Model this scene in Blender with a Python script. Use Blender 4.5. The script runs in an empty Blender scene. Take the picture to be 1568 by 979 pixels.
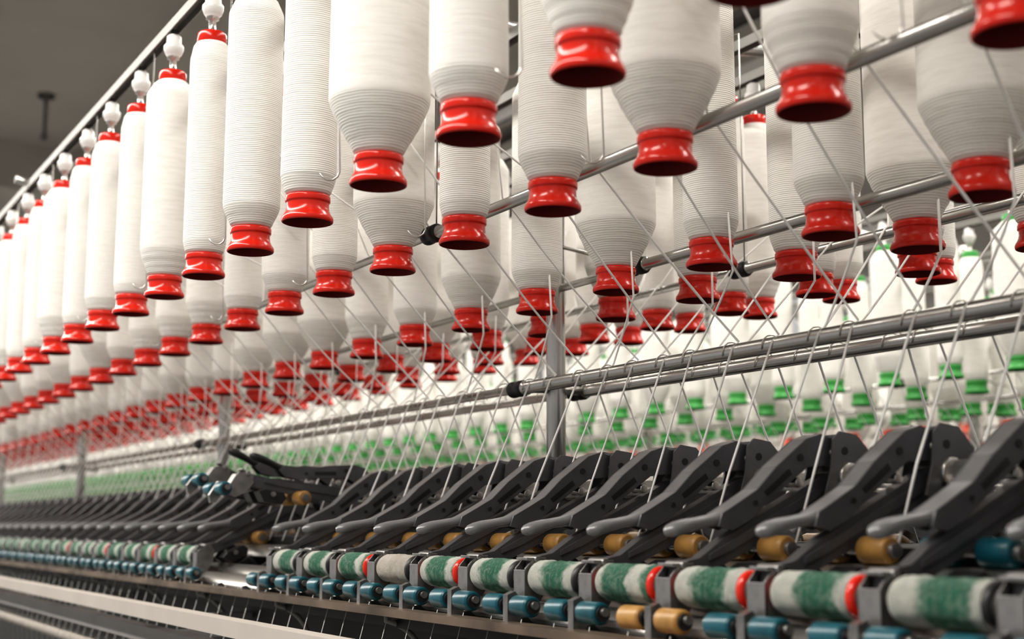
import bpy, bmesh, math, random
import numpy as np
random.seed(7)
Z0=1.30
scene=bpy.context.scene

# ------------------------------------------------------------------ materials
def new_mat(name):
    m=bpy.data.materials.new(name); m.use_nodes=True
    nt=m.node_tree; b=nt.nodes['Principled BSDF']
    return m,nt,b
def simple(name,col,rough=0.5,metal=0.0,noise=0.0,nscale=20.0,bump=0.0,bscale=200.0,spec=0.5):
    m,nt,b=new_mat(name)
    b.inputs['Roughness'].default_value=rough
    b.inputs['Metallic'].default_value=metal
    b.inputs['Specular IOR Level'].default_value=spec
    tc=nt.nodes.new('ShaderNodeTexCoord')
    n=nt.nodes.new('ShaderNodeTexNoise'); n.inputs['Scale'].default_value=nscale; n.inputs['Detail'].default_value=4
    nt.links.new(tc.outputs['Object'],n.inputs['Vector'])
    r=nt.nodes.new('ShaderNodeValToRGB')
    r.color_ramp.elements[0].position=0.3; r.color_ramp.elements[1].position=0.7
    r.color_ramp.elements[0].color=tuple(c*(1-noise) for c in col)+(1,)
    r.color_ramp.elements[1].color=tuple(min(1,c*(1+noise*0.6)) for c in col)+(1,)
    nt.links.new(n.outputs['Fac'],r.inputs['Fac']); nt.links.new(r.outputs['Color'],b.inputs['Base Color'])
    if bump>0:
        n2=nt.nodes.new('ShaderNodeTexNoise'); n2.inputs['Scale'].default_value=bscale; n2.inputs['Detail'].default_value=3
        nt.links.new(tc.outputs['Object'],n2.inputs['Vector'])
        bp=nt.nodes.new('ShaderNodeBump'); bp.inputs['Strength'].default_value=bump; bp.inputs['Distance'].default_value=0.002
        nt.links.new(n2.outputs['Fac'],bp.inputs['Height']); nt.links.new(bp.outputs['Normal'],b.inputs['Normal'])
    return m
def yarn_mat(name,scale,strength,lo=(0.76,0.735,0.69),hi=(0.88,0.86,0.82),dist=0.8,nz=260,wamt=0.55):
    m,nt,b=new_mat(name)
    b.inputs['Roughness'].default_value=0.95; b.inputs['Specular IOR Level'].default_value=0.05
    tc=nt.nodes.new('ShaderNodeTexCoord')
    w=nt.nodes.new('ShaderNodeTexWave'); w.wave_type='BANDS'; w.bands_direction='Z'
    w.inputs['Scale'].default_value=scale; w.inputs['Distortion'].default_value=dist; w.inputs['Detail'].default_value=2
    w.inputs['Detail Scale'].default_value=0.35
    nt.links.new(tc.outputs['Object'],w.inputs['Vector'])
    mp2=nt.nodes.new('ShaderNodeMapping'); mp2.inputs['Scale'].default_value=(28,28,nz)
    nt.links.new(tc.outputs['Object'],mp2.inputs['Vector'])
    n=nt.nodes.new('ShaderNodeTexNoise'); n.inputs['Scale'].default_value=1.0; n.inputs['Detail'].default_value=4
    nt.links.new(mp2.outputs['Vector'],n.inputs['Vector'])
    add=nt.nodes.new('ShaderNodeMath'); add.operation='MULTIPLY_ADD'; add.inputs[1].default_value=wamt
    nt.links.new(w.outputs['Fac'],add.inputs[0]); nt.links.new(n.outputs['Fac'],add.inputs[2])
    bp=nt.nodes.new('ShaderNodeBump'); bp.inputs['Strength'].default_value=strength; bp.inputs['Distance'].default_value=0.0008
    nt.links.new(add.outputs[0],bp.inputs['Height']); nt.links.new(bp.outputs['Normal'],b.inputs['Normal'])
    r=nt.nodes.new('ShaderNodeValToRGB')
    r.color_ramp.elements[0].position=0.3; r.color_ramp.elements[0].color=lo+(1,)
    r.color_ramp.elements[1].position=0.8; r.color_ramp.elements[1].color=hi+(1,)
    nt.links.new(add.outputs[0],r.inputs['Fac']); nt.links.new(r.outputs['Color'],b.inputs['Base Color'])
    return m
M_yarn=yarn_mat('wound_yarn',118,0.75,(0.72,0.695,0.65),(0.88,0.86,0.82),wamt=.7)
M_yarnf=yarn_mat('wound_yarn_fine',210,0.35,wamt=.3,nz=180)
M_cone=yarn_mat('wound_yarn_cone',110,0.6,(0.62,0.595,0.55),(0.82,0.80,0.755),2.5,360,.4)
M_strand=simple('roving_strand_cotton',(0.93,0.92,0.89),0.9,0,0.04,80)
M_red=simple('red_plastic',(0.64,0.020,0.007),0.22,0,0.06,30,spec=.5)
M_redin=simple('red_plastic_shaded',(0.12,0.004,0.003),0.6,spec=.2)  # same red plastic, shade of the collar's hollow underside put into the colour
M_green=simple('green_plastic',(0.045,0.33,0.06),0.35)
M_greenin=simple('green_plastic_shaded',(0.015,0.12,0.04),0.5)  # green collar plastic darkened to paint in the shade inside the hollow
M_orange=simple('orange_plastic',(0.72,0.10,0.05),0.35)
M_white=simple('white_plastic',(0.74,0.73,0.71),0.35)
M_steel=simple('brushed_steel',(0.62,0.60,0.57),0.28,0.9,0.08,15)
M_pole=simple('galvanised_tube',(0.52,0.505,0.48),0.26,0.9,0.10,12)
M_rail=simple('grey_hanging_rail',(0.22,0.21,0.195),0.45,0.4,0.10,12)
M_dark=simple('dark_steel',(0.08,0.08,0.085),0.45,0.6,0.2,20)
M_black=simple('black_rubber',(0.012,0.012,0.013),0.45)
M_arm=simple('grey_cast_alloy',(0.095,0.095,0.102),0.36,0.3,0.18,35,0.12,400)
M_cheek=simple('grey_cast_plate',(0.14,0.14,0.145),0.36,0.4,0.15,30,0.1,300)
M_lever=simple('grey_lever_paint',(0.19,0.19,0.195),0.34,0.3,0.12,40)
M_saddle=simple('pressed_zinc',(0.29,0.285,0.28),0.32,0.8,0.25,60)
M_teal=simple('teal_cot',(0.007,0.085,0.112),0.33,0,0.3,60)
M_ochre=simple('ochre_cot',(0.40,0.22,0.065),0.42,0,0.3,60)
M_bed=simple('machine_bed_black',(0.015,0.015,0.016),0.5,0.3,0.3,6)
M_copper=simple('oiled_metal_strip',(0.25,0.19,0.145),0.42,0.7,0.5,9)
M_cream=simple('cream_painted_steel',(0.46,0.42,0.38),0.5,0,0.06,8)
M_gpaint=simple('grey_painted_steel',(0.24,0.23,0.22),0.5,0,0.1,8)
M_rope=simple('twisted_cord',(0.33,0.30,0.27),0.9,0,0.25,120)
M_ceil=simple('concrete_ceiling',(0.37,0.35,0.32),0.9,0,0.14,0.9)
M_wall=simple('painted_wall',(0.72,0.71,0.68),0.9,0,0.06,0.7)
M_floor=simple('epoxy_floor',(0.22,0.225,0.22),0.35,0,0.15,1.5)
M_glassf=simple('window_frame_paint',(0.55,0.55,0.55),0.5)

def clearer_mat():
    m,nt,b=new_mat('felt_clearer_cloth')
    b.inputs['Roughness'].default_value=0.95; b.inputs['Specular IOR Level'].default_value=0.05
    b.inputs['Sheen Weight'].default_value=0.15
    L=nt.links.new; N=nt.nodes.new
    tc=N('ShaderNodeTexCoord'); oi=N('ShaderNodeObjectInfo')
    sep=N('ShaderNodeSeparateXYZ'); L(tc.outputs['Object'],sep.inputs[0])
    n=N('ShaderNodeTexNoise'); n.noise_dimensions='4D'; n.inputs['Scale'].default_value=38; n.inputs['Detail'].default_value=8
    n.inputs['Roughness'].default_value=0.72
    L(tc.outputs['Object'],n.inputs['Vector'])
    rw=N('ShaderNodeMath'); rw.operation='MULTIPLY'; rw.inputs[1].default_value=37; L(oi.outputs['Random'],rw.inputs[0]); L(rw.outputs[0],n.inputs['W'])
    a=N('ShaderNodeMath'); a.operation='MULTIPLY_ADD'; a.inputs[1].default_value=8.2; a.inputs[2].default_value=0.30; L(sep.outputs['Y'],a.inputs[0])
    c=N('ShaderNodeMath'); c.operation='MULTIPLY_ADD'; c.inputs[1].default_value=0.42; L(n.outputs['Fac'],c.inputs[0]); L(a.outputs[0],c.inputs[2])
    sh=N('ShaderNodeMath'); sh.operation='MULTIPLY_ADD'; sh.inputs[1].default_value=0.34; L(oi.outputs['Random'],sh.inputs[0])
    d=N('ShaderNodeMath'); d.operation='SUBTRACT'; d.inputs[1].default_value=0.17; L(c.outputs[0],sh.inputs[2]); L(sh.outputs[0],d.inputs[0])
    r=N('ShaderNodeValToRGB'); cr=r.color_ramp
    W=(0.62,0.62,0.56,1); G=(0.020,0.145,0.080,1); G2=(0.040,0.19,0.115,1)
    cr.elements[0].position=0.0; cr.elements[0].color=G2
    cr.elements[1].position=1.0; cr.elements[1].color=W
    for p,col in ((0.10,G2),(0.16,W),(0.28,W),(0.34,G),(0.70,G),(0.78,W)):
        e=cr.elements.new(p); e.color=col
    L(d.outputs[0],r.inputs['Fac'])
    mx=N('ShaderNodeMixRGB'); mx.inputs['Color2'].default_value=(0.56,0.48,0.42,1)
    gt=N('ShaderNodeMath'); gt.operation='GREATER_THAN'; gt.inputs[1].default_value=0.90; L(oi.outputs['Random'],gt.inputs[0])
    gm=N('ShaderNodeMath'); gm.operation='MULTIPLY'; gm.inputs[1].default_value=0.85; L(gt.outputs[0],gm.inputs[0]); L(gm.outputs[0],mx.inputs['Fac'])
    L(r.outputs['Color'],mx.inputs['Color1'])
    n3=N('ShaderNodeTexNoise'); n3.inputs['Scale'].default_value=75; n3.inputs['Detail'].default_value=9; n3.inputs['Roughness'].default_value=0.78; n3.inputs['Distortion'].default_value=1.5; L(tc.outputs['Object'],n3.inputs['Vector'])
    r3=N('ShaderNodeValToRGB'); r3.color_ramp.elements[0].position=0.46; r3.color_ramp.elements[1].position=0.68
    r3.color_ramp.elements[1].color=(0.6,0.6,0.6,1)
    L(n3.outputs['Fac'],r3.inputs['Fac'])
    m2=N('ShaderNodeMixRGB'); m2.inputs['Color2'].default_value=(0.45,0.52,0.44,1); L(r3.outputs['Color'],m2.inputs['Fac']); L(mx.outputs['Color'],m2.inputs['Color1'])
    L(m2.outputs['Color'],b.inputs['Base Color'])
    bp=N('ShaderNodeBump'); bp.inputs['Strength'].default_value=1.0; bp.inputs['Distance'].default_value=0.005
    L(n3.outputs['Fac'],bp.inputs['Height']); L(bp.outputs['Normal'],b.inputs['Normal'])
    return m
M_clear=clearer_mat()

# ------------------------------------------------------------------ mesh builder
class MB:
    def __init__(s): s.V=[];s.F=[];s.M=[];s.S=[];s.n=0
    def add(s,v,f,mat,smooth=True):
        s.V.extend(v); o=s.n
        s.F.extend([tuple(i+o for i in q) for q in f])
        if isinstance(mat,int): s.M.extend([mat]*len(f))
        else: s.M.extend(mat)
        s.S.extend([smooth]*len(f)); s.n+=len(v)
    def lathe(s,prof,c=(0,0,0),axis='Z',seg=24,smooth=True):
        v=[];f=[];m=[]
        for (r,h,_) in prof:
            r=max(r,1e-5)
            for k in range(seg):
                a=2*math.pi*k/seg; x=r*math.cos(a); y=r*math.sin(a)
                if axis=='Z': v.append((c[0]+x,c[1]+y,c[2]+h))
                elif axis=='Y': v.append((c[0]+y,c[1]+h,c[2]+x))
                else: v.append((c[0]+h,c[1]+x,c[2]+y))
        for i in range(len(prof)-1):
            for k in range(seg):
                k2=(k+1)%seg
                f.append((i*seg+k,i*seg+k2,(i+1)*seg+k2,(i+1)*seg+k)); m.append(prof[i][2])
        s.add(v,f,m,smooth)
    def cyl(s,c,r,h0,h1,mat,axis='Y',seg=16,bev=0.0):
        if bev: p=[(0,h0,mat),(r-bev,h0,mat),(r,h0+bev,mat),(r,h1-bev,mat),(r-bev,h1,mat),(0,h1,mat)]
        else: p=[(0,h0,mat),(r,h0,mat),(r,h0,mat),(r,h1,mat),(r,h1,mat),(0,h1,mat)]
        s.lathe(p,c,axis,seg)
    def box(s,x0,x1,y0,y1,z0,z1,mat):
        v=[(x0,y0,z0),(x1,y0,z0),(x1,y1,z0),(x0,y1,z0),(x0,y0,z1),(x1,y0,z1),(x1,y1,z1),(x0,y1,z1)]
        f=[(0,3,2,1),(4,5,6,7),(0,1,5,4),(1,2,6,5),(2,3,7,6),(3,0,4,7)]
        s.add(v,f,mat,False)
    def ext(s,poly,y0,y1,mat):
        n=len(poly)
        v=[(x,y0,z) for x,z in poly]+[(x,y1,z) for x,z in poly]
        f=[tuple(range(n)),tuple(range(2*n-1,n-1,-1))]
        for i in range(n):
            j=(i+1)%n; f.append((i,i+n,j+n,j))
        s.add(v,f,mat,False)
    def sweep(s,path,y0,mat,seg=12):
        v=[];f=[];n=len(path)
        for i,(x,z,hy,ht) in enumerate(path):
            a=path[max(0,i-1)];b=path[min(n-1,i+1)]
            tx,tz=b[0]-a[0],b[1]-a[1]; l=math.hypot(tx,tz); nx,nz=-tz/l,tx/l
            for k in range(seg):
                t=2*math.pi*k/seg
                cc=math.copysign(abs(math.cos(t))**0.7,math.cos(t)); ss=math.copysign(abs(math.sin(t))**0.7,math.sin(t))
                v.append((x+nx*ht*ss,y0+hy*cc,z+nz*ht*ss))
        for i in range(n-1):
            for k in range(seg):
                k2=(k+1)%seg
                f.append((i*seg+k,i*seg+k2,(i+1)*seg+k2,(i+1)*seg+k))
        f.append(tuple(range(seg-1,-1,-1))); f.append(tuple(range((n-1)*seg,n*seg)))
        s.add(v,f,mat,True)
    def tube(s,pts,r,mat,seg=6):
        P=[np.array(p,float) for p in pts]; n=len(P); v=[];f=[]
        for i in range(n):
            t=P[min(n-1,i+1)]-P[max(0,i-1)]; t/=np.linalg.norm(t)+1e-9
            ref=np.array((0,1,0)) if abs(t[1])<0.9 else np.array((0,0,1))
            a=np.cross(t,ref); a/=np.linalg.norm(a); b=np.cross(t,a)
            for k in range(seg):
                th=2*math.pi*k/seg; q=P[i]+r*(a*math.cos(th)+b*math.sin(th)); v.append(tuple(q))
        for i in range(n-1):
            for k in range(seg):
                k2=(k+1)%seg; f.append((i*seg+k,(i+1)*seg+k,(i+1)*seg+k2,i*seg+k2))
        f.append(tuple(range(seg))); f.append(tuple(range(n*seg-1,(n-1)*seg-1,-1)))
        s.add(v,f,mat,True)
    def mesh(s,name,mats,recalc=False):
        me=bpy.data.meshes.new(name); me.from_pydata(s.V,[],s.F)
        for m in mats: me.materials.append(m)
        me.polygons.foreach_set('material_index',s.M); me.polygons.foreach_set('use_smooth',s.S)
        if recalc:
            bm=bmesh.new(); bm.from_mesh(me); bmesh.ops.recalc_face_normals(bm,faces=bm.faces); bm.to_mesh(me); bm.free()
        me.update(); return me
def place(me,name,loc=(0,0,0),rot=(0,0,0),parent=None,scale=(1,1,1)):
    o=bpy.data.objects.new(name,me); o.location=loc; o.rotation_euler=rot; o.scale=scale
    scene.collection.objects.link(o)
    if parent: o.parent=parent
    return o
def empty(name,loc=(0,0,0)):
    e=bpy.data.objects.new(name,None); e.location=loc; e.empty_display_size=0.1; scene.collection.objects.link(e); return e
def bake_bevel(me,w,seg=2):
    o=bpy.data.objects.new('tmp',me); scene.collection.objects.link(o)
    md=o.modifiers.new('b','BEVEL'); md.width=w; md.segments=seg; md.limit_method='ANGLE'; md.angle_limit=math.radians(40)
    dg=bpy.context.evaluated_depsgraph_get(); dg.update()
    m2=bpy.data.meshes.new_from_object(o.evaluated_get(dg)); m2.name=me.name
    bpy.data.objects.remove(o); return m2

# ------------------------------------------------------------------ bobbin
EXT=.0155
HT=.440+EXT
def bobbin_profile(R,cone,low=False):
    # mats: 0 yarn,1 ring,2 ring inside,3 white plastic,4 steel,5 cone yarn
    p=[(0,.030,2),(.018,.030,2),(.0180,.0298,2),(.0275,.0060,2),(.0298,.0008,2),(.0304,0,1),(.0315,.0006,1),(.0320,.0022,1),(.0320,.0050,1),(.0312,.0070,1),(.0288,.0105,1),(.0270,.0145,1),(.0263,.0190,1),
       (.0262,.0235,1),(.0264,.0250,1),(.0276,.0256,1),(.0279,.0266,1),(.0279,.0318,1),(.0273,.0333,1),(.0250,.0340,1),(.0245,.0345,5)]
    p+=[(.0262,.035,5),(.0290,.039,5)]
    n=2 if low else 11
    for i in range(1,n+1):
        t=i/n; rr=.0290+(R-.0290)*(1-(1-t)**1.25)
        wob=0 if low else random.uniform(-.0006,.0006)*(1 if R>.040 else .3)
        p.append((rr+(wob if i<n else 0),.040+(cone+.004)*t,5 if i<n-0 else 0))
    hz=.044+cone
    u=[(R+.0004,hz+.0015,0),(R+.0005,hz+.006,0),(R,.20,0)]
    v=[(R*0.995,.318,0),(R*0.985,.324,0),(R*.96,.327,0),(.030 if R>.034 else .027,.343,0),(.0235,.349,0),
        (.0215,.349,1),(.0222,.350,1),(.0222,.364,1),(.0205,.3665,1),(.010,.3665,4),
        (.0055,.3665,4),(.0055,.388,4),(.010,.389,4),(.010,.393,3),(.0135,.397,3),(.0165,.405,3),(.0165,.411,3),(.0125,.416,3),(.0120,.428,3),(.0085,.431,4),(.0055,.432,4),(.0055,.440,4),(0,.440,4)]
    return p+u+[(a,b+EXT,c) for a,b,c in v]
types=[(.056,.050),(.041,.032),(.0385,.018),(.034,.012),(.0315,.007),(.049,.042)]
bob_mesh=[]
for i,(R,c) in enumerate(types):
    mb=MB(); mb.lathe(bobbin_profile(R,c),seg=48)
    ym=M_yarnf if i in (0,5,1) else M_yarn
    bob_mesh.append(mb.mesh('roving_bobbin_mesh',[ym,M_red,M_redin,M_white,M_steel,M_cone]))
PITCH=.213
rows=[dict(x=.600,z=.386-EXT,a=1.352),dict(x=.780,z=.363-EXT,a=1.491),dict(x=1.046,z=.334-EXT,a=1.548),
      dict(x=1.206,z=.339-EXT,a=1.360),dict(x=1.464,z=.373-EXT,a=1.394),dict(x=1.630,z=.395-EXT,a=1.302)]
spec=[{-2:1,-1:2,0:0,1:3,2:2,3:4,4:1,5:4,6:3,7:4,8:1,9:4,10:4,11:1},
      {-4:0,-3:1,-2:0,-1:2,0:4,1:0,2:3,3:2,4:3,5:1},
      {-3:0,-2:2,-1:3,0:0,1:2,2:5,3:2,4:1},
      {-1:0,0:3,1:3,2:5},{},{}]
def pick(): return random.choices(range(6),weights=[2,3,3,3,2,1])[0]
MC=1.115
def gen_row(r,i,ylo,yhi,offx=0.0,offy=0.0,sp=None):
    out=[]
    k0=math.ceil((ylo-r['a']-offy)/PITCH); k1=math.floor((yhi-r['a']-offy)/PITCH)
    for k in range(k0,k1+1):
        t=sp.get(k,None) if sp else None
        if t is None: t=pick()
        out.append((r['x']+offx,r['a']+offy+k*PITCH,r['z'],t,k))
    return out
bobs=[]
for i,r in enumerate(rows):
    L=gen_row(r,i,0.05,[6,7,8,9,10.5,11][i],sp=spec[i]); bobs.append(L)
    for (x,y,z,t,k) in L:
        place(bob_mesh[t],'roving_bobbin',(x,y,Z0+z),(0,random.uniform(-.006,.006),random.uniform(0,6)))

# ------------------------------------------------------------------ creel frame
POLES=[.17,1.82,3.47,5.12,6.77,8.42,10.07]
def creel(offx,y0,y1,poles,parent,detail=True,near_thick=True):
    X=lambda x:x+offx
    mb=MB()
    for r in rows:
        zt=Z0+r['z']+HT; x=X(r['x'])
        mb.box(x-.010,x+.010,y0,y1,zt+.010,zt+.013,0)
        mb.box(x-.010,x-.008,y0,y1,zt-.004,zt+.010,0)
        mb.box(x+.008,x+.010,y0,y1,zt-.004,zt+.010,0)
    me=mb.mesh('hanging_rails',[M_rail]); place(me,'hanging_rails',parent=parent)
    mb=MB()
    for py in poles:
        mb.cyl((X(MC),py,0),.0150,Z0-.14,Z0+.83,0,'Z',24,.002)
        mb.cyl((X(MC),py,0),.0185,Z0+.80,Z0+.835,0,'Z',24,.002)
        pts=[(X(r['x']),py+.03,Z0+r['z']+HT+.025) for r in rows]
        pts=[(pts[0][0]-.03,py+.03,pts[0][2]+.003)]+pts+[(pts[-1][0]+.03,py+.03,pts[-1][2]+.003)]
        mb.tube(pts,.012,0,8)
        for rx,rz in ((.84,.407),(1.39,.407)):
            mb.tube([(X(rx),py-.13,Z0+rz),(X(rx),py-.13,Z0+.80),(X(rx),py+.03,Z0+.82)],.0012,0,6)
        mb.tube([(X(1.12),py-.22,Z0+.371),(X(1.12),py,Z0+.44)],.003,0,8)
        mb.tube([(X(1.055),py,Z0+.211),(X(1.175),py,Z0+.211)],.007,0,8)
    place(mb.mesh('posts',[M_pole]),'posts',parent=parent)
    mb=MB()
    def rod(x,z,split,rt,rn):
        yb=split
        if near_thick:
            mb.lathe([(0,y0,0),(rt,y0,0),(rt,yb-.004,0),(rt+.0018,yb-.003,0),(rt+.0018,yb+.001,0),(rn,yb+.003,0),(rn,yb+.004,0)],(X(x),0,Z0+z),'Y',24)
            mb.cyl((X(x),0,Z0+z),rn,yb,y1,0,'Y',16)
        else: mb.cyl((X(x),0,Z0+z),rn,y0,y1,0,'Y',10)
        for j,py in enumerate(poles):
            c=py+(split-1.82) if near_thick else py
            if near_thick and j==0: continue
            mb.lathe([(rn,c+.002,1),(.0115,c+.003,1),(.0130,c+.006,1),(.0130,c+.016,1),(.0115,c+.019,1),(.0115,c+.026,1),(.0130,c+.029,1),(.0130,c+.038,1),(.011,c+.041,1),(rn,c+.042,1)],(X(x),0,Z0+z),'Y',18)
    rod(.84,.407,1.68,.0078,.0058); rod(1.12,.371,1.58,.0078,.0060); rod(1.39,.407,1.68,.0078,.0060)
    rod(1.060,.211,1.82,.0098,.0070); rod(1.170,.211,1.82,.0088,.0070)
    place(mb.mesh('guide_rods',[M_pole,M_black]),'guide_rods',parent=parent)
cf=empty('creel_frame'); creel(0,-.3,11.2,POLES,cf)
mb=MB()
for ri in (0,1):
    r=rows[ri]
    for (x,y,z,t,k) in bobs[ri]:
        if y>5 or k%2: continue
        yy=y+PITCH*.5; xx=x-.004; zz=Z0+z+EXT
        pts=[(x-.004,yy,zz+.445),(xx,yy,zz+.10),(xx+.002,yy,zz+.025)]
        pts+=[(xx+.002-.010*(1-math.cos(a)),yy+.004*a,zz+.025-.010*math.sin(a)) for a in (0.6,1.2,1.8,2.4,3.0)]
        mb.tube(pts,.0012,0,6)
place(mb.mesh('wire_hooks',[M_steel]),'wire_hooks',parent=cf)

# ------------------------------------------------------------------ rovings
ARM0=1.267; AP=.142
def strands(offx,ylo,yhi,R,name,seg=6,guides=True):
    mb=MB(); n0=math.ceil((ylo-ARM0)/AP); n1=math.floor((yhi-ARM0)/AP)
    for side in (0,1):
        mir=(lambda x:x) if side==0 else (lambda x:2*MC-x)
        for n in range(n0,n1):
            for h in (0,1):
                j=2*n+h; ys=ARM0+n*AP+(-.033 if h==0 else .033)
                ri=j%3; ri=ri if side==0 else 5-ri
                r=rows[ri]; kb=round((ys-r['a'])/PITCH); yb=r['a']+kb*PITCH
                bx=r['x']; dirx=1 if side==0 else -1
                sgn=random.choice((-1,1))
                yr=ys+random.uniform(-.012,.012)
                rx=mir(1.060)
                if ri in (0,5):
                    ym=yb+(ys-yb)*random.uniform(.2,.6); xr=mir(.84)
                    pts=[(bx+dirx*.030,yb+sgn*.024,r['z']+random.uniform(.08,.28)),(xr,ym,.407+.0095),(xr+dirx*.007,ym,.407+.005)]
                elif ri in (1,4):
                    ym=yb+(ys-yb)*random.uniform(.2,.7); xr=mir(.84)
                    pts=[(bx+dirx*.03,yb+sgn*.022,.45+random.uniform(0,.08)),(xr,ym,.407+.0095),(xr+dirx*.007,ym,.407+.005)]
                else:
                    pts=[(bx-dirx*.0,yb-.034,r['z']+random.uniform(.06,.15)),(bx+dirx*.004,yb-.04+(ys-yb)*.1,r['z']-.01)]
                last=pts[-1]
                a0=np.array(last); b0=np.array((rx,yr,.211+.0115))
                sag=random.uniform(0,.010)
                for q in (.25,.5,.75):
                    c0=a0+(b0-a0)*q; pts.append((c0[0],c0[1],c0[2]-sag*4*q*(1-q)))
                pts+=[(rx,yr,.211+.0115),(rx-dirx*.010,yr,.211+.003),(mir(.985),ys,.06),(mir(.952),ys,-.028)]
                pts=[(a+offx,b,c+Z0) for a,b,c in pts]
                mb.tube(pts,R*random.uniform(.85,1.1),0,seg)
                if guides:
                    gx,gz=rx+offx,Z0+.211
                    g=[]
                    for q in range(9):
                        a=-.6+q*.52
                        g.append((gx+.0125*math.cos(a),yr+.008+.0012*q,gz+.0125*math.sin(a)))
                    mb.tube(g,.0009,1,5)
    me=mb.mesh(name,[M_strand,M_steel])
    return place(me,name)
strands(0,.1,9.5,.00160,'roving_strands')

# ------------------------------------------------------------------ drafting arm mesh
def arm_mesh(cotmat=(4,5),levmat=1,name='drafting_arm_mesh'):
    mb=MB()
    body=[(-.010,-.050),(.012,-.055),(.06,-.034),(.205,.030),(.222,.048),(.215,.060),(.190,.056),(.05,-.012),(.02,-.031),(-.006,-.036)]
    mb.ext(body,-.0075,.0075,0)
    rib=[(.030,-.034),(.060,-.023),(.180,.032),(.182,.038),(.170,.038),(.055,-.016),(.030,-.028)]
    mb.ext(rib,-.0100,.0100,0)
    side=[(.040,.000),(.058,-.004),(.080,.006),(.118,.034),(.160,.062),(.205,.066),(.208,.088),(.180,.098),(.160,.092),(.118,.062),(.092,.038),(.070,.026),(.045,.013)]
    mb.ext(side,-.0130,-.0104,0); mb.ext(side,.0104,.0130,0)
    web=[(.045,.013),(.070,.026),(.092,.038),(.118,.062),(.160,.092),(.180,.098),(.208,.088),(.207,.085),(.180,.094),(.162,.088),(.120,.058),(.094,.034),(.072,.022),(.047,.009)]
    mb.ext(web,-.0104,.0104,levmat)
    mb.cyl((.150,0,.046),.0055,-.0112,.0112,6,'Y',14,.0008)
    cheek=[(.176,.030),(.186,.060),(.190,.092),(.200,.101),(.224,.098),(.244,.078),(.248,.042),(.232,.024),(.196,.016)]
    mb.ext(cheek,-.0205,-.0178,7); mb.ext(cheek,.0178,.0205,7)
    mb.box(.196,.224,-.0179,.0179,.094,.0975,7)
    for yy0,yy1 in ((-.0212,-.0198),(.0198,.0212)):
        for (hx,hz,hr) in ((.206,.080,.0045),(.228,.060,.0055),(.200,.040,.0035)):
            mb.cyl((hx,0,hz),hr,yy0,yy1,3,'Y',14)
    for (hx,hz,hr) in ((.088,.024,.003),(.150,.072,.004)):
        mb.cyl((hx,0,hz),hr,-.0142,.0142,3,'Y',12)
    # pressed slot and rivets on the channel plates
    mb.ext([(.100,.036),(.104,.031),(.138,.054),(.134,.060)],-.0136,.0136,3)
    mb.cyl((.195,0,.078),.0042,-.0150,.0150,6,'Y',12,.0006)
    mb.cyl((.212,0,.052),.0155,-.024,.024,6,'Y',20,.001)
    lev=[(-.017,-.006,.002,.002),(-.0155,-.0055,.0055,.0042),(-.011,-.0045,.0088,.0064),(-.003,-.002,.0104,.0072),(.008,.001,.0102,.0068),(.024,.004,.0092,.0058),
         (.038,.006,.0095,.0062),(.050,.008,.0110,.0078),(.066,.014,.0110,.0080),(.078,.020,.0100,.0065)]
    mb.sweep(lev,0,levmat,16)
    sad=[(-.022,-.085),(-.014,-.090),(.000,-.086),(.012,-.068),(.014,-.046),(.006,-.036),(-.008,-.036),(-.020,-.048)]
    mb.ext(sad,-.0125,-.0100,2); mb.ext(sad,.0100,.0125,2)
    mb.box(-.0215,-.0190,-.0125,.0125,-.080,-.050,2)
    mb.box(-.018,.008,-.0125,.0125,-.039,-.036,2)
    mb.cyl((-.004,0,-.0385),.005,-.015,.015,2,'Y',14,.001)
    mb.ext([(-.040,-.078),(-.030,-.074),(-.022,-.082),(-.022,-.112),(-.030,-.118),(-.040,-.108)],-.0055,.0055,2)
    mb.cyl((-.033,0,-.088),.0045,-.058,.058,2,'Y',12)
    for sg in (-1,1):
        a,b=(.014,.050) if sg>0 else (-.050,-.014)
        mb.cyl((-.033,0,-.090),.0120,a,b,cotmat[0],'Y',20,.002)
        mb.cyl((-.033,0,-.090),.0080,a-.003,b+.003,3,'Y',16)
        mb.cyl((.100,0,-.022),.0130,a+.002,b+.002,cotmat[1],'Y',20,.002)
        mb.cyl((.100,0,-.022),.0070,a-.004,b+.006,2,'Y',12)
    mb.cyl((.100,0,-.022),.0045,-.05,.05,2,'Y',12)
    for sg in (-1,1):
        y0,y1=(.014,.046) if sg>0 else (-.046,-.014)
        mb.ext([(.022,-.060),(.030,-.050),(.062,-.036),(.072,-.042),(.070,-.056),(.040,-.070)],y0,y1,3)
    mb.cyl((.046,0,-.050),.0045,-.05,.05,2,'Y',12)
    me=mb.mesh(name,[M_arm,M_lever,M_saddle,M_black,M_teal,M_ochre,M_steel,M_cheek],True)
    return bake_bevel(me,.0009,2)
A_std=arm_mesh(cotmat=(4,5)); A_teal=arm_mesh(cotmat=(4,4)); A_och=arm_mesh(cotmat=(5,5)); A_up=arm_mesh(cotmat=(4,5),levmat=3)
raised=(8,9)
for n in range(-7,50):
    y=ARM0+n*AP
    if n in raised:
        ang=math.radians(33+(n-8)*4); px,pz=.212,.052
        ca,sa=math.cos(ang),math.sin(ang)
        ox=.833+px-(px*ca+pz*sa); oz=Z0+pz-(-px*sa+pz*ca)
        place(A_up,'drafting_arm',(ox,y,oz),(0,ang,0)); continue
    me=A_och if n in (-1,-5) else (A_teal if n in (-3,14,20) else A_std)
    place(me,'drafting_arm',(.833,y,Z0))
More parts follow.
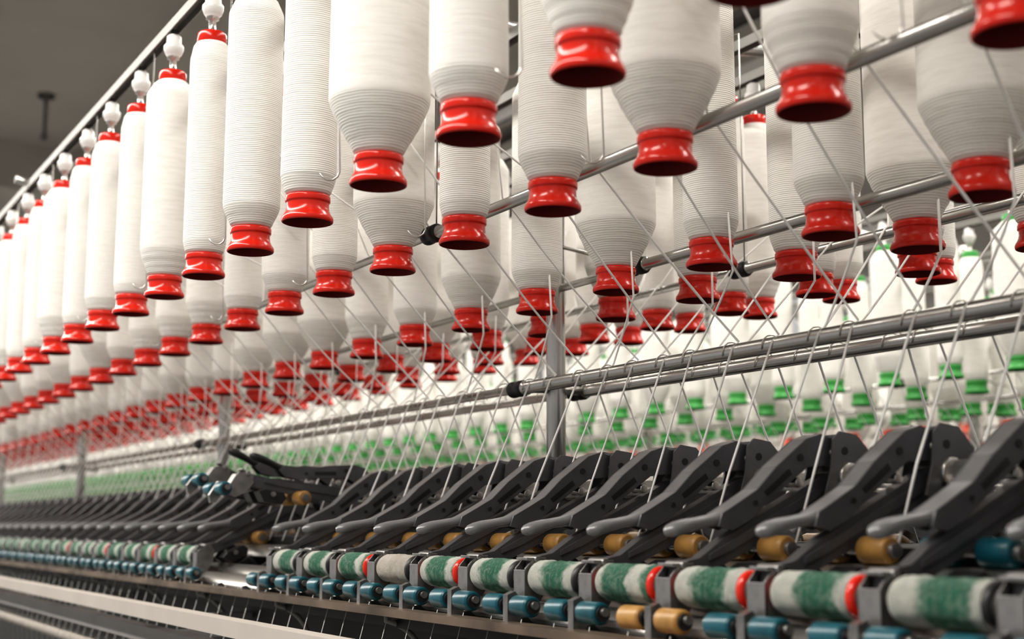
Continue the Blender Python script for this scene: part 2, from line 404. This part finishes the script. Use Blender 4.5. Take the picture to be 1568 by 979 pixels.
def bank_arms(mb,mx,y0,y1,sgn):
    n0=math.ceil((y0-ARM0)/AP); n1=math.floor((y1-ARM0)/AP)
    for n in range(n0,n1+1):
        y=ARM0+n*AP
        T=lambda x:mx+sgn*(x+.833-MC)
        body=[(-.010,-.052),(.010,-.056),(.10,-.012),(.20,.032),(.226,.066),(.175,.076),(.10,.020),(.02,-.030)]
        mb.ext([(T(a),Z0+b) for a,b in body],y-.01,y+.01,0)
        cheek=[(.110,.024),(.172,.090),(.212,.094),(.236,.045),(.195,.022),(.115,-.002)]
        mb.ext([(T(a),Z0+b) for a,b in cheek],y-.020,y-.016,0); mb.ext([(T(a),Z0+b) for a,b in cheek],y+.016,y+.020,0)
        lev=[(-.014,-.0055,.006,.0045),(-.001,-.001,.0105,.0078),(.028,.007,.0090,.0062),(.080,.031,.0080,.0068),(.140,.070,.0110,.0115)]
        mb.sweep([(T(a),Z0+b,c,d) for a,b,c,d in lev],y,1,8)
        mb.cyl((T(-.002),0,Z0-.062),.019,y+.018,y+AP-.018,2,'Y',12,.002)
        mb.cyl((T(-.033),0,Z0-.090),.0125,y+.014,y+.05,3,'Y',10)
        mb.cyl((T(.1),0,Z0-.022),.013,y+.014,y+.05,4,'Y',10)
far_bank=MB(); bank_arms(far_bank,MC,.1,9.5,-1)
place(far_bank.mesh('drafting_arm_bank',[M_arm,M_lever,M_clear,M_teal,M_ochre],True),'drafting_arm_bank')

def clearer(cap,seed):
    rr=random.Random(seed)
    mb=MB(); h=.0515
    prof=[(0,-h-.004,2),(.006,-h-.004,2),(.006,-h,2),(.0145,-h,1),(.0185,-h+.001,1),(.0190,-h+.003,1),(.0190,-h+.007,1),(.0186,-h+.007,0),(.0196,-h+.009,0)]
    n=14
    for i in range(n):
        prof.append((.0199+rr.uniform(-.0006,.0006),-h+.013+(2*h-.019)*i/(n-1),0))
    prof+=[(.018,h-.001,0),(.0145,h,1),(.006,h,2),(.006,h+.004,2),(0,h+.004,2)]
    mb.lathe(prof,seg=40,axis='Y')
    # fuzz: small radial displacement on the cloth
    for i,(x,y,z) in enumerate(mb.V):
        r=math.hypot(x,z)
        if r>.0192:
            f=1+rr.uniform(-.018,.018); mb.V[i]=(x*f,y,z*f)
    return mb.mesh('clearer_roller_mesh',[M_clear,cap,M_steel])
C_red=[clearer(M_red,1),clearer(M_red,2)]; C_blk=[clearer(M_black,3),clearer(M_black,4)]
for n in range(-7,49):
    if n in (7,8,9): continue
    y=ARM0+n*AP+.071
    place(C_red[n%2] if n in (-2,-3,-1,2,4,12,15,18) else C_blk[n%2],'clearer_roller',(.829,y,Z0-.0585))

# ------------------------------------------------------------------ machine bed
def bed(offx,y0,y1,parent,detail):
    X=lambda x:x+offx
    mb=MB()
    for s in (1,-1):
        T=lambda x:X(MC+s*(x-MC))
        def bx(xa,xb,za,zb,m,ya=y0,yb=y1):
            a,b=sorted((T(xa),T(xb))); mb.box(a,b,ya,yb,Z0+za,Z0+zb,m)
        mb.cyl((T(1.045),0,Z0+.052),.0125,y0,y1,3,'Y',18)
        mb.cyl((T(.833),0,Z0-.099),.0125,y0,y1,3,'Y',18)
        mb.cyl((T(.880),0,Z0-.084),.0115,y0,y1,3,'Y',18)
        mb.cyl((T(.933),0,Z0-.0475),.0125,y0,y1,3,'Y',18)
        bx(.900,MC,-.13,-.10,0)
        bx(.955,MC,-.10,-.02,0)
        bx(.772,.800,-.118,-.108,1)
        bx(.800,.92,-.135,-.122,0)
        bx(.870,.885,-.52,-.135,0)
        bx(.93,MC,-1.18,-.13,0)
        bx(.74,.92,-.76,-.70,2)
        bx(.735,.80,-.555,-.540,3)
        bx(.90,.94,-1.20,-.70,2)
        if detail and s==1 or not detail:
            bx(.645,.672,-.158,-.134,4)
            bx(.672,.700,-.205,-.178,2)
            k=0; y=y0+.35
            while y<y1:
                bx(.672,.872,-.168,-.158,2,y,y+.02); bx(.700,.872,-.200,-.186,2,y,y+.02); y+=AP*6
    y=y0+.5
    while y<y1:
        mb.box(X(.80),X(1.43),y,y+.12,0,Z0-1.15,0)
        y+=2.4
    place(mb.mesh('bed_body',[M_bed,M_copper,M_gpaint,M_steel,M_cream]),'bed_body',parent=parent)
    if detail:
        mb=MB(); n=0
        y=ARM0-7*AP
        while y<8.2:
            mb.ext([(.80,Z0-.122),(.815,Z0-.105),(.86,Z0-.098),(.905,Z0-.070),(.950,Z0-.04),(.960,Z0-.122)],y-.004,y+.004,0)
            if n%3==1:
                pts=[(.786,y+.03,Z0-.116)]
                for q in range(8):
                    a=q/7*math.pi*.5
                    pts.append((.786+.07*math.sin(a)*.9,y+.03,Z0-.125-.06*(1-math.cos(a))-.02*q/7))
                mb.tube(pts,.004,1,8)
            y+=AP; n+=1
        place(mb.mesh('roller_stands',[M_dark,M_gpaint],True),'roller_stands',parent=parent)
        mb=MB(); y=ARM0-7*AP-.033; q=0
        while y<8.2:
            mb.lathe([(0,-.70,1),(.012,-.70,1),(.010,-.64,0),(.021,-.63,0),(.022,-.50,0),(.010,-.42,0),(.009,-.40,1),(.005,-.40,1),(.004,-.385,1),(0,-.385,1)],(.768,y,Z0),'Z',12)
            mb.tube([(.796,y,Z0-.104),(.756,y,Z0-.25),(.768,y,Z0-.385)],.0004,0,4)
            mb.tube([(.87,y,Z0-.262),(.768,y,Z0-.256),(.750,y+.006,Z0-.254),(.750,y-.006,Z0-.254)],.0015,1,5)
            y+=.071; q+=1
        place(mb.mesh('spindles',[M_strand,M_steel]),'spindles',parent=parent)
sf=empty('spinning_frame'); bed(0,-.4,11.0,sf,True)

# twisted cord
mb=MB()
for ph in range(3):
    pts=[]
    for i in range(0,1100):
        y=.5+i*.006; a=ph*2.094+y*2*math.pi/.035
        pts.append((.628+.0052*math.cos(a),y,Z0-.222+.0052*math.sin(a)))
    mb.tube(pts,.0056,0,6)
y=.9
while y<7:
    mb.box(.624,.70,y,y+.006,Z0-.212,Z0-.206,1); y+=1.7
place(mb.mesh('twisted_drive_cord',[M_rope,M_gpaint]),'twisted_drive_cord')

# ------------------------------------------------------------------ background frames
def bank(offx,y0,y1,rowids,ring,ringin,name):
    mb=MB()
    for i in rowids:
        r=rows[i]
        for (x,y,z,t,k) in gen_row(r,i,y0,y1,offx,random.uniform(-.05,.05)):
            R,c=types[t]
            mb.lathe(bobbin_profile(R,c,True),(x,y,Z0+z),'Z',16)
    place(mb.mesh(name,[M_yarnf,ring,ringin,M_white,M_steel,M_yarnf]),name)
def far_frame(offx,y0,y1,ring,ringin,rowids,nm):
    e=empty(nm)
    pol=[]; p=y0+.4
    while p<y1: pol.append(p); p+=1.65
    creel(offx,y0,y1,pol,e,near_thick=False)
    bed(offx,y0,y1,e,False)
    mb=MB(); bank_arms(mb,MC+offx,y0+.1,y1-.2,1); bank_arms(mb,MC+offx,y0+.1,y1-.2,-1)
    place(mb.mesh('arms',[M_arm,M_lever,M_clear,M_teal,M_ochre],True),'arms',parent=e)
    bank(offx,y0+.1,y1-.1,rowids,ring,ringin,'roving_bobbin_bank')
far_frame(2.08,.8,21,M_green,M_greenin,range(6),'background_spinning_frame')
far_frame(3.70,2.5,29,M_orange,M_orange,range(6),'background_spinning_frame')
strands(2.08,1.5,12,.0016,'roving_strands_background',4,False)

# ------------------------------------------------------------------ hall
CE=Z0+2.6
def slab(name,x0,x1,y0,y1,z0,z1,mat):
    mb=MB(); mb.box(x0,x1,y0,y1,z0,z1,0); return place(mb.mesh(name,[mat]),name)
slab('floor',-4,9,-4,34,-.1,0,M_floor)
slab('ceiling',-4,9,-4,34,CE,CE+.2,M_ceil)
slab('wall_back',-4,9,34,34.2,0,CE,M_wall)
WX=8.8; wz0,wz1=Z0+1.2,Z0+2.25
mb=MB(); mb.box(WX,WX+.2,-4,34,0,wz0,0); mb.box(WX,WX+.2,-4,34,wz1,CE,0)
y=-4
while y<34:
    mb.box(WX,WX+.2,y,y+1.0,wz0,wz1,0); y+=3.8
place(mb.mesh('wall_right',[M_wall]),'wall_right')
y=-3; i=1
while y<33:
    mb=MB()
    for q in range(4):
        yy=y+q*2.8/3; mb.box(WX+.05,WX+.1,yy-.03,yy+.03,wz0,wz1,0)
    for zz in (wz0,(wz0+wz1)/2,wz1-.05): mb.box(WX+.05,WX+.1,y,y+2.8,zz,zz+.05,0)
    place(mb.mesh('window',[M_glassf]),'window_%d'%i); i+=1; y+=3.8
mb=MB()
for yb in (4.5,9.6,14.7,19.8,24.9,30): mb.box(-4,9,yb,yb+.35,CE-.32,CE,0)
place(mb.mesh('ceiling_beams',[M_ceil]),'trim_1')
mb=MB()
mb.cyl((1.52,8.4,0),.012,CE-.26,CE,0,'Z',10); mb.cyl((1.52,8.4,0),.05,CE-.02,CE,0,'Z',14); mb.cyl((1.52,8.4,0),.022,CE-.28,CE-.25,0,'Z',12)
place(mb.mesh('sprinkler',[M_gpaint]),'ceiling_sprinkler')
mb=MB()
mb.cyl((2.9,0,CE-.75),.06,-3,33,0,'Y',16); mb.cyl((3.2,0,CE-.70),.035,-3,33,0,'Y',12)
mb.box(5.0,5.3,-3,33,CE-.8,CE-.72,0)
for yy in range(0,33,3):
    mb.cyl((2.9,yy,0),.008,CE-.75,CE-.001,0,'Z',8); mb.cyl((5.15,yy,0),.008,CE-.75,CE-.001,0,'Z',8); mb.cyl((3.2,yy,0),.006,CE-.7,CE-.001,0,'Z',8)
place(mb.mesh('service_pipes',[M_gpaint]),'service_pipes')
def area(name,loc,sx,sy,power,col=(1,.955,.89)):
    ld=bpy.data.lights.new(name,'AREA'); ld.shape='RECTANGLE'; ld.size=sx; ld.size_y=sy; ld.energy=power; ld.color=col
    o=bpy.data.objects.new(name,ld); o.location=loc; scene.collection.objects.link(o); return o
for x,pw in ((-.75,800),(2.15,370),(3.9,400),(6.6,310)):
    e=empty('batten_light_row',(x,0,0)); mb=MB()
    mb.box(-.09,.09,-1,27,CE-.62,CE-.56,0)
    for yy in range(0,27,3): mb.cyl((0,yy,0),.006,CE-.56,CE-.001,0,'Z',8)
    place(mb.mesh('housing',[M_white]),'housing',parent=e)
    L=area('tube_lamps',(0,13,CE-.63),.16,27.6,pw); L.parent=e

w=bpy.data.worlds.new('hall_daylight'); scene.world=w; w.use_nodes=True
bg=w.node_tree.nodes['Background']; bg.inputs['Color'].default_value=(1,.985,.97,1); bg.inputs['Strength'].default_value=.46

# ------------------------------------------------------------------ camera
cd=bpy.data.cameras.new('camera'); cam=bpy.data.objects.new('camera',cd); scene.collection.objects.link(cam)
cam.location=(0,0,Z0); cam.rotation_euler=(math.radians(90+8.58),0,math.radians(-29.65))
cd.sensor_width=36; cd.lens=2100/1568*36; cd.clip_start=.05; cd.clip_end=200
cd.dof.use_dof=True; cd.dof.focus_distance=1.80; cd.dof.aperture_fstop=4.4
scene.camera=cam
scene.view_settings.view_transform='Standard'
for lk in ('Medium High Contrast','None'):
    try:
        scene.view_settings.look=lk; print('look',lk); break
    except Exception as ex: print(ex)
scene.view_settings.exposure=0.0
print('objects',len(bpy.data.objects))
